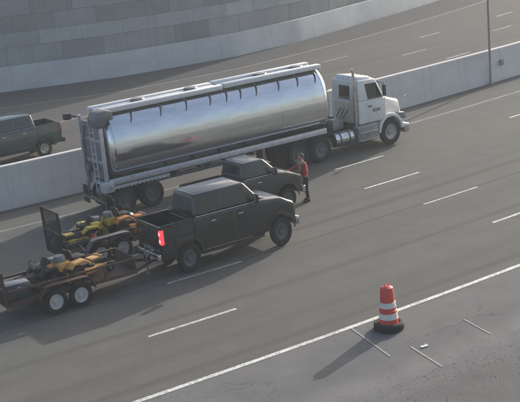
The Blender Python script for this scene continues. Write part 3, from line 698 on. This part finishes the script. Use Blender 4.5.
bm = NB(); tube(bm, [(-.05, .9, 3.55), (-.3, 1.02, 3.62)], .035); box(bm, -.55, -.25, .88, 1.16, 3.48, 3.72, .05); obj("work_lamp", bm, "dark_plastic", tt)

# ------------------------------------------------------------------ landscaping trailers
def trailer(label, s, d, x0, x1, hx, wxs, rail_mat, hw, deck_z, rail_z, gate_z, rim, gate_mat):
    t = road_thing("utility_trailer", label, "trailer", s, d)
    bm = NB()
    for y in (-hw, hw): box(bm, x0, x1, y - .04, y + .04, deck_z - .12, deck_z, .008)
    for x in np.linspace(x0 + .04, x1 - .04, 7): box(bm, x - .03, x + .03, -hw + .04, hw - .04, deck_z - .1, deck_z - .035)
    obj("frame", bm, rail_mat, t)
    nb = 9; bw = (2 * hw - .1) / nb
    pm = None
    for k in range(nb):
        if pm is None:
            bm = NB(); box(bm, x0 + .05, x1 - .05, -bw / 2 + .006, bw / 2 - .006, -.03, .008, .004); o = obj("plank", bm, "wood_deck", t, (0, -hw + .05 + bw / 2, deck_z)); pm = o.data
        else: link("plank", pm, t, (0, -hw + .05 + bw * (k + .5), deck_z + random.uniform(-.004, .004)))
    for sy in (-1, 1):
        bm = NB(); y = sy * hw
        box(bm, x0, x1, y - .03, y + .03, rail_z - .06, rail_z, .008); obj("side_rail", bm, rail_mat, t)
        for x in np.linspace(x0 + .03, x1 - .03, 5):
            bm = NB(); box(bm, x - .025, x + .025, y - .025, y + .025, deck_z, rail_z - .06, .004); obj("post", bm, rail_mat, t)
        # tandem fender, flat-topped with sloped ends
        c0, c1 = min(wxs) - .52, max(wxs) + .52; zt = .9
        outer = [(c0, .5), (c0 + .03, .62), (c0 + .22, zt - .03), (c0 + .36, zt), (c1 - .36, zt), (c1 - .22, zt - .03), (c1 - .03, .62), (c1, .5)]
        inner = [(x + (.02 if x < (c0 + c1) / 2 else -.02), z - .025) for x, z in outer]
        bm = NB(); y0, y1 = sorted((sy * (hw + .03), sy * (hw + .27))); prism(bm, outer + inner[::-1], y0, y1, 0); obj("fender", bm, rail_mat if rail_mat == "rust_steel" else "trailer_grey", t)
        for x in wxs: wheel(t, x, sy * (hw + .15), .37, .2, sy, rim, z=.375)
        bm = NB(); box(bm, x0 - .03, x0, *sorted((sy * (hw - .2), sy * (hw - .04))), deck_z - .11, deck_z - .03, .006); obj("tail_lamp", bm, "taillight_off", t)
    for x in wxs:
        bm = NB(); tube(bm, [(x, -hw - .1, .375), (x, hw + .1, .375)], .045); obj("axle", bm, "underbody", t)
    bm = NB()
    for y in (-hw, hw): hexa(bm, [(x1 - .1, y - .035, deck_z - .12), (hx, -.05 if y < 0 else 0, deck_z - .12), (hx, .0 if y < 0 else .05, deck_z - .12), (x1 - .1, y + .035, deck_z - .12), (x1 - .1, y - .035, deck_z - .02), (hx, -.05 if y < 0 else 0, deck_z - .03), (hx, 0 if y < 0 else .05, deck_z - .03), (x1 - .1, y + .035, deck_z - .02)])
    obj("tongue", bm, rail_mat, t)
    bm = NB(); box(bm, hx - .12, hx + .14, -.07, .07, deck_z - .06, deck_z + .04, .02); tube(bm, [(hx - .3, .0, .15), (hx - .3, 0, 1.05)], .035); box(bm, hx - .36, hx - .24, -.06, .06, .1, .15, .01); obj("coupler", bm, "frame_grey", t)
    bm = NB(); box(bm, x1 - .05, x1 - .0, -hw + .05, hw - .05, rail_z - .06, rail_z, .008); box(bm, x1 - .05, x1, -hw + .05, hw - .05, deck_z, deck_z + .3, .008); obj("front_rail", bm, rail_mat, t)
    # upright ramp gate at the rear, a frame with thin slats
    bm = NB(); gz0 = deck_z - .12; lean = -.05
    for y in (-hw, hw): hexa(bm, [(x0 - .11, y - .03, gz0), (x0 - .05, y - .03, gz0), (x0 - .05, y + .03, gz0), (x0 - .11, y + .03, gz0), (x0 - .11 + lean, y - .03, gate_z), (x0 - .05 + lean, y - .03, gate_z), (x0 - .05 + lean, y + .03, gate_z), (x0 - .11 + lean, y + .03, gate_z)])
    for z in (gz0 + .03, gate_z - .03, (gz0 + gate_z) / 2):
        xx = x0 - .08 + lean * (z - gz0) / (gate_z - gz0); box(bm, xx - .025, xx + .025, -hw + .03, hw - .03, z - .025, z + .025)
    gt = obj("ramp_gate", bm, gate_mat, t)
    sm = None
    for y in np.linspace(-hw + .16, hw - .16, 8):
        if sm is None:
            bm = NB(); hexa(bm, [(x0 - .095, -.022, gz0 + .05), (x0 - .065, -.022, gz0 + .05), (x0 - .065, .022, gz0 + .05), (x0 - .095, .022, gz0 + .05), (x0 - .095 + lean, -.022, gate_z - .05), (x0 - .065 + lean, -.022, gate_z - .05), (x0 - .065 + lean, .022, gate_z - .05), (x0 - .095 + lean, .022, gate_z - .05)]); o = obj("slat", bm, gate_mat, gt, (0, y, 0)); sm = o.data
        else: link("slat", sm, gt, (0, y, 0))
    return t
trailer("rusty brown open trailer behind the black pickup, left foreground", 10.35, 7.4 + 1.0, -1.35, 2.95, 3.98, (.05, .89), "rust_steel", .72, .6, .98, 1.55, "white_rim", "rust_steel")
trailer("dark open trailer with tall upright slatted gate, behind the rusty trailer", 14.3, 10.69 + 1.0, -1.85, 1.45, 2.95, (-.66, .18), "trailer_black", .72, .58, .9, 1.98, "white_rim", "trailer_black")

def mower(label, s, d, z, rot, paint, accent, rops=True, sc=1.0, group="mowers"):
    SC[:] = [sc, sc, sc * 1.12]
    t = road_thing("riding_mower", label, "mower", s, d, rot, None, z)
    bm = NB(); prism(bm, [(-.1, .14), (.72, .14), (.8, .2), (.76, .28), (.5, .3), (-.06, .3)], -.52, .52, .05, lambda x, z_, y: y * (1 - .25 * max(0, (x - .45) / .35))); dk = obj("mowing_deck", bm, paint, t)
    for y in (-.28, .28):
        bm = NB(); lathe(bm, [(.12, .28), (.12, .36), (.05, .38)], (.35, y, 0), n=14); obj("spindle_cover", bm, "dark_plastic", dk)
    bm = NB(); hexa(bm, [(.1, .5, .16), (.5, .5, .16), (.42, .72, .14), (.16, .72, .14), (.1, .5, .26), (.5, .5, .26), (.42, .72, .17), (.16, .72, .17)], .01); obj("discharge_chute", bm, "dark_plastic", dk)
    bm = NB(); box(bm, -.75, .95, -.24, .24, .3, .4, .02); tube(bm, [(.95, -.42, .36), (.95, .42, .36)], .03); obj("frame", bm, "dark_plastic", t)
    for sy in (-1, 1):
        y0, y1 = sorted((sy * .26, sy * .56))
        bm = NB(); prism(bm, [(-.62, .5), (-.5, .64), (-.05, .66), (.16, .52), (.2, .42), (-.05, .56), (-.45, .55), (-.58, .44)], y0, y1, .025); obj("fender", bm, paint, t)
        wheel(t, -.34, sy * .42, .27, .24, sy, "grey_rim"); wheel(t, .95, sy * .44, .14, .1, sy, "grey_rim")
        bm = NB(); tube(bm, [(.1, sy * .3, .5), (.16, sy * .3, .82), (.1, sy * .12, .98)], .018); obj("control_lever", bm, "dark_plastic", t)
    bm = NB(); box(bm, -.26, .2, -.22, .22, .58, .7, .05, 3); hexa(bm, [(-.34, -.22, .66), (-.22, -.22, .66), (-.22, .22, .66), (-.34, .22, .66), (-.42, -.19, .94), (-.34, -.19, .96), (-.34, .19, .96), (-.42, .19, .94)], .04, 3); obj("seat", bm, "seat_vinyl", t)
    bm = NB(); box(bm, -.82, -.42, -.24, .24, .4, .68, .04); eng = obj("engine", bm, accent, t)
    bm = NB(); lathe(bm, [(.2, .66), (.21, .76), (.17, .84), (.04, .86)], (-.64, 0, 0), n=18); obj("flywheel_cover", bm, "engine_grey", eng)
    bm = NB(); lathe(bm, [(.1, -.62), (.12, -.58), (.12, -.3), (.1, -.26)], (0, .3, .62), 'x', 14); obj("fuel_tank", bm, accent, t)
    bm = NB(); box(bm, .42, .84, -.18, .18, .4, .46, .02); hexa(bm, [(.78, -.2, .42), (.86, -.2, .42), (.86, .2, .42), (.78, .2, .42), (.82, -.2, .5), (.88, -.2, .5), (.88, .2, .5), (.82, .2, .5)], .02); obj("footrest", bm, paint, t)
    if rops:
        bm = NB(); tube(bm, [(-.5, -.3, .4), (-.5, -.3, 1.25), (-.5, -.2, 1.36), (-.5, .2, 1.36), (-.5, .3, 1.25), (-.5, .3, .4)], .03); obj("roll_bar", bm, "dark_plastic", t)
    SC[:] = [1, 1, ZK]; return t
A, AD, B_, BD = 10.35, 8.4, 14.3, 11.69
mower("bright orange riding mower at the front of the rusty trailer, above its wheels", A + 1.3, AD - .02, .61 * ZK, 12, "amber_paint", "amber_paint", False, .98)
mower("dark mower with small orange engine cover at the back of the rusty trailer", A - .05, AD + .1, .61 * ZK, 188, "trailer_black", "orange_paint", False, .85)
mower("orange mower at the front of the dark slatted-gate trailer", B_ + .85, BD + .1, .59 * ZK, 5, "orange_paint", "yellow_paint", True, .95)
mower("yellow mower at the back of the dark slatted-gate trailer", B_ - .85, BD + .12, .59 * ZK, 180, "yellow_paint", "yellow_paint", False, .86)
# fuel can, coolers, box, blower
def fuel_can(label, s, d, z, mat):
    t = road_thing("fuel_can", label, "fuel can", s, d, 20, None, z)
    bm = NB(); hexa(bm, [(-.14, -.1, 0), (.14, -.1, 0), (.14, .1, 0), (-.14, .1, 0), (-.13, -.09, .28), (.11, -.09, .3), (.11, .09, .3), (-.13, .09, .28)], .03, 3); obj("body", bm, mat, t)
    bm = NB(); tube(bm, [(-.1, 0, .28), (-.08, 0, .35), (.03, 0, .36), (.06, 0, .3)], .016); obj("handle", bm, mat, t)
    bm = NB(); tube(bm, [(.1, 0, .29), (.16, 0, .36), (.24, 0, .4)], .016); lathe(bm, [(.03, .28), (.03, .33), (.01, .335)], (.09, 0, 0), n=10); obj("spout", bm, "yellow_paint", t)
fuel_can("red fuel can on the dark slatted-gate trailer", B_ - .72, BD - .46, .59 * ZK, "red_plastic")
def cooler(label, s, d, z, mat):
    t = road_thing("water_cooler", label, "cooler", s, d, 0, None, z)
    bm = NB(); lathe(bm, [(.15, 0), (.165, .02), (.18, .36), (.17, .38)], n=20); obj("body", bm, mat, t)
    bm = NB(); lathe(bm, [(.188, .38), (.19, .43), (.16, .47), (.03, .48)], n=20); obj("lid", bm, "paper", t)
    bm = NB(); box(bm, -.02, .02, -.23, -.17, .06, .1, .008); obj("tap", bm, "dark_plastic", t)
    bm = NB(); tube(bm, [(0, -.19, .36), (0, -.21, .46), (0, .21, .46), (0, .19, .36)], .012, 6); obj("handle", bm, "dark_plastic", t)
cooler("yellow water cooler at the front end of the dark trailer", B_ + 1.25, BD + .45, .59 * ZK, "yellow_paint")
def blower(label, s, d, z, rot, mat):
    t = road_thing("backpack_blower", label, "leaf blower", s, d, rot, None, z)
    bm = NB(); hexa(bm, [(-.14, -.19, 0), (.12, -.19, 0), (.12, .19, 0), (-.14, .19, 0), (-.16, -.16, .3), (.08, -.16, .34), (.08, .16, .34), (-.16, .16, .3)], .05, 3); obj("engine", bm, mat, t)
    bm = NB(); hexa(bm, [(.13, -.2, 0), (.18, -.2, 0), (.18, .2, 0), (.13, .2, 0), (.1, -.15, .5), (.14, -.15, .5), (.14, .15, .5), (.1, .15, .5)], .02); obj("back_frame", bm, "dark_plastic", t)
    bm = NB(); tube(bm, [(-.02, -.2, .12), (.05, -.34, .2), (.3, -.4, .3), (.75, -.42, .26), (1.0, -.42, .22)], [.06, .06, .055, .045, .04], 12); obj("blower_tube", bm, "dark_plastic", t)
blower("yellow backpack blower lying on the middle of the dark trailer", B_ + .1, BD + .3, .59 * ZK, 160, "yellow_paint")
blower("orange backpack blower lying beside the bright orange mower", A + .75, AD - .3, .61 * ZK, 200, "amber_paint")
def trimmer(label, s, d, z, rot, mat):
    t = road_thing("string_trimmer", label, "string trimmer", s, d, rot, None, z)
    bm = NB(); tube(bm, [(-.8, 0, .02), (.0, 0, .06), (.62, 0, .1)], .016, 8); obj("shaft", bm, "frame_grey", t)
    bm = NB(); box(bm, .58, .86, -.1, .1, .02, .22, .05, 3); obj("engine", bm, mat, t)
    bm = NB(); prism(bm, [(-.95, .0), (-.72, .0), (-.76, .07), (-.9, .09)], -.13, .13, .015); obj("guard", bm, "dark_plastic", t)
    bm = NB(); tube(bm, [(.1, -.02, .06), (.12, -.14, .2), (.12, .14, .2), (.1, .02, .06)], .013, 6); obj("handle", bm, "dark_plastic", t)
trimmer("string trimmer with orange motor laid along the near rail of the dark trailer", B_ + .25, BD - .5, .6 * ZK, 4, "orange_paint")
trimmer("string trimmer with yellow motor laid across the dark trailer deck", B_ + .05, BD + .1, .72 * ZK, 12, "yellow_paint")
trimmer("string trimmer with orange motor on the rusty trailer beside the mower", A + .6, AD + .5, .63 * ZK, -5, "amber_paint")
tb = road_thing("tool_box", "dark green tool box on the rear of the rusty trailer", "tool box", A - .98, AD - .3, 0, None, .612 * ZK)
bm = NB(); box(bm, -.38, .38, -.3, .3, 0, .36, .02); obj("body", bm, "green_paint", tb)
bm = NB(); hexa(bm, [(-.4, -.32, .362), (.4, -.32, .362), (.4, .32, .362), (-.4, .32, .362), (-.38, -.24, .46), (.38, -.24, .46), (.38, .24, .46), (-.38, .24, .46)], .02); obj("lid", bm, "charcoal_paint", tb)
bm = NB(); box(bm, -.06, .06, -.335, -.302, .3, .38, .006); obj("latch", bm, "chrome", tb)

# ------------------------------------------------------------------ traffic drum
dr = road_thing("traffic_drum", "orange and white traffic drum on black rubber base beside the edge line", "traffic drum", 16.96, -.78)
def band(z0, z1, proud=0.0):
    bm = NB(); r = lambda z: .275 - .085 * (z - .1) / 1.05 + proud
    return bm, r
bm = NB(); R_ = lambda z: .285 - .062 * (z - .1) / 1.05
prof = [(R_(.1) + .02, .1), (R_(.26), .14), (R_(.3), .3), (R_(.3) - .012, .31), (R_(.52) - .012, .52), (R_(.52) - .03, .53), (R_(.74) - .03, .74), (R_(.74) - .042, .75), (R_(1.08) - .042, 1.08), (R_(1.1) - .052, 1.12), (.12, 1.15), (.02, 1.16)]
lathe(bm, prof, n=32); drm = obj("drum", bm, "drum_orange", dr)
for z0, z1, o in ((.3, .46, -.008), (.6, .748, -.026)):
    bm = NB(); lathe(bm, [(R_(z0) + o - .01, z0), (R_(z0) + o + .002, z0 + .004), (R_(z1) + o + .002, z1 - .004), (R_(z1) + o - .01, z1)], n=32, caps=False); obj("reflective_band", bm, "drum_white", dr)
bm = NB(); tube(bm, [(-.08, 0, 1.13), (-.075, 0, 1.2), (.075, 0, 1.2), (.08, 0, 1.13)], .02); obj("handle", bm, "drum_orange", dr)
bm = NB(); lathe(bm, [(.28, 0), (.41, 0), (.43, .03), (.425, .15), (.39, .19), (.32, .195)], n=32, caps=False)
lathe(bm, [(.32, .193), (.29, .17), (.28, 0)], n=32, caps=False); obj("rubber_base", bm, "rubber", dr)

# small pale scrap on the shoulder
bm = NB(); g = bmesh.ops.create_grid(bm, x_segments=4, y_segments=3, size=.5)
for v in bm.verts: v.co = Vector((v.co.x * .22, v.co.y * .12, .02 + random.uniform(-.015, .02)))
bmesh.ops.solidify(bm, geom=bm.faces[:], thickness=.004)
o = obj("litter", bm, "paper"); o.location = W(16.8, -2.43, .0); tag(o, "small crumpled white scrap lying on the shoulder near the drum", "litter")

# ------------------------------------------------------------------ person at the hood of the charcoal pickup
def skin_mesh(name, verts, edges_, mat, parent, sub=2, root=0):
    """verts: (x,y,z,rx,ry)"""
    bm = NB(); L = bm.verts.layers.skin.verify(); vv = []
    for i, q in enumerate(verts):
        v = bm.verts.new((q[0], q[1], q[2] * ZK)); v[L].radius = (q[3], q[4] if len(q) > 4 else q[3]); v[L].use_root = (i == root); vv.append(v)
    for a, b in edges_: bm.edges.new((vv[a], vv[b]))
    me = bpy.data.meshes.new(name); bm.to_mesh(me); bm.free(); me.materials.append(MATS[mat])
    o = link(name, me, parent); m = o.modifiers.new("skin", 'SKIN'); m.use_smooth_shade = True
    s_ = o.modifiers.new("sub", 'SUBSURF'); s_.levels = sub; s_.render_levels = sub
    return o
# local axes: +x is where the person faces (towards the pickup), y to their left
pe = road_thing("person", "person in red jacket and dark trousers standing with one hand on the charcoal pickup's hood", "person", 23.4, 11.4, 165)
chain = lambda *i: list(zip(i, i[1:]))
# body: pelvis, spine, neck, head, legs, arms (one continuous surface)
V = [(0, 0, .93, .15, .12), (.02, 0, 1.1, .14, .11), (.05, 0, 1.3, .16, .115), (.07, 0, 1.44, .1, .08), (.09, 0, 1.53, .055, .055), (.11, 0, 1.62, .085, .075), (.12, 0, 1.73, .075, .07),
     (0, .1, .88, .095, .095), (.04, .12, .5, .062, .062), (-.02, .13, .09, .042, .042), (.14, .14, .045, .04, .03),
     (0, -.1, .88, .095, .095), (-.02, -.12, .5, .062, .062), (-.12, -.13, .09, .042, .042), (.04, -.14, .045, .04, .03),
     (.06, .18, 1.41, .058, .058), (.06, .25, 1.15, .046, .046), (.2, .24, .95, .034, .034),
     (.08, -.18, 1.41, .058, .058), (.3, -.25, 1.24, .046, .046), (.55, -.2, 1.205, .034, .034)]
E_ = chain(0, 1, 2, 3, 4, 5, 6) + chain(0, 7, 8, 9, 10) + chain(0, 11, 12, 13, 14) + chain(3, 15, 16, 17) + chain(3, 18, 19, 20)
skin_mesh("body", V, E_, "skin", pe)
gro = lambda idx, k: [(*V[i][:3], V[i][3] * k + .012, V[i][4] * k + .012) for i in idx]
idx = [1, 2, 3, 15, 16, 17, 18, 19, 20, 0]
jk = skin_mesh("jacket", gro(idx, 1.3), [(9, 0), (0, 1), (1, 2), (2, 3), (3, 4), (4, 5), (2, 6), (6, 7), (7, 8)], "jacket_red", pe, 2, 9)
TV = [(0, 0, .93, .155, .13), (.01, 0, 1.03, .15, .125), (0, .1, .8, .11, .11), (.03, .12, .5, .082, .082), (-.02, .13, .12, .07, .07), (0, -.1, .8, .11, .11), (-.02, -.12, .5, .082, .082), (-.11, -.13, .12, .07, .07)]
skin_mesh("trousers", TV, [(0, 1), (0, 2), (2, 3), (3, 4), (0, 5), (5, 6), (6, 7)], "trousers_dark", pe, 2, 1)
for (ax, ay) in ((-.02, .13), (-.12, -.13)):
    bm = NB(); hexa(bm, [(ax - .07, ay - .05, 0), (ax + .22, ay - .055, 0), (ax + .22, ay + .055, 0), (ax - .07, ay + .05, 0), (ax - .06, ay - .045, .12), (ax + .08, ay - .045, .12), (ax + .08, ay + .045, .12), (ax - .06, ay + .045, .12)], .03, 3); obj("boot", bm, "boot", pe)
bm = NB(); ellipsoid(bm, (.115, 0, 1.65), (.1, .077, .125), 3)
for v in bm.verts:
    if v.co.z < 1.62 and v.co.x > .12: v.co.y *= .85
ellipsoid(bm, (.222, 0, 1.645), (.022, .014, .026), 2)
for y in (-.078, .078): ellipsoid(bm, (.105, y, 1.645), (.022, .01, .032), 2)
ellipsoid(bm, (.205, 0, 1.585), (.012, .026, .008), 2); hd = obj("head", bm, "skin", pe)
for y in (-.03, .03):
    bm = NB(); ellipsoid(bm, (.205, y, 1.668), (.012, .014, .008), 2); obj("eye", bm, "eye", hd)
bm = NB(); ellipsoid(bm, (.095, 0, 1.685), (.108, .086, .115), 3)
for v in list(bm.verts):
    if v.co.z < 1.6 or (v.co.x > .15 and v.co.z < 1.72): bm.verts.remove(v)
obj("hair", bm, "hair", pe)
for sy in (-1, 1):    # pale reflective shoulder strips
    bm = NB(); pts = [(.07 + .125, sy * .09, 1.18), (.07 + .135, sy * .095, 1.32), (.07 + .11, sy * .1, 1.45), (.07, sy * .105, 1.525), (-.06, sy * .1, 1.44), (-.085, sy * .095, 1.3), (-.08, sy * .09, 1.16)]
    tube(bm, pts, .02, 6); obj("reflective_strip", bm, "vest_strip", jk)
for wx, wy, wz, dx, dz in ((.2, .24, .95, .35, -.94), (.55, -.2, 1.205, 1.0, -.06)):
    bm = NB(); dirv = Vector((dx, 0, dz)).normalized(); sidev = Vector((0, 1, 0)); nrm = dirv.cross(sidev)
    o0 = Vector((wx, wy, wz)); pc = o0 + dirv * .05
    hexa(bm, [o0 - sidev * .03 - nrm * .015, o0 + dirv * .1 - sidev * .042 - nrm * .014, o0 + dirv * .1 + sidev * .042 - nrm * .014, o0 + sidev * .03 - nrm * .015, o0 - sidev * .03 + nrm * .015, o0 + dirv * .1 - sidev * .042 + nrm * .014, o0 + dirv * .1 + sidev * .042 + nrm * .014, o0 + sidev * .03 + nrm * .015], .008)
    for k, ln in enumerate((.066, .08, .075, .06)):
        p = o0 + dirv * .095 + sidev * (-.033 + k * .022); tube(bm, [p, p + dirv * ln * .5 + nrm * .004, p + dirv * ln * .8 + nrm * .016, p + dirv * ln + nrm * .03], [.0095, .009, .0085, .006], 8)
    p = o0 + dirv * .03 + sidev * .03; tube(bm, [p, p + dirv * .035 + sidev * .03, p + dirv * .07 + sidev * .036 + nrm * .012], [.011, .01, .007], 8)
    obj("hand", bm, "skin", pe)

# ------------------------------------------------------------------ haze
bm = NB(); SC[:] = [1, 1, 1]; box(bm, -3200, 3200, -3200, 3200, -1.3, 15.5)
me = bpy.data.meshes.new("haze"); bm.to_mesh(me); bm.free()
hm = bpy.data.materials.new("haze_air"); hm.use_nodes = True; hn = hm.node_tree.nodes; hn.clear()
ho = hn.new("ShaderNodeOutputMaterial"); pv = hn.new("ShaderNodeVolumePrincipled"); pv.inputs["Color"].default_value = (.82, .91, 1.0, 1); pv.inputs["Density"].default_value = .0009; pv.inputs["Anisotropy"].default_value = .2
hm.node_tree.links.new(pv.outputs[0], ho.inputs["Volume"]); me.materials.append(hm)
hz = link("haze", me); hz["kind"] = "stuff"
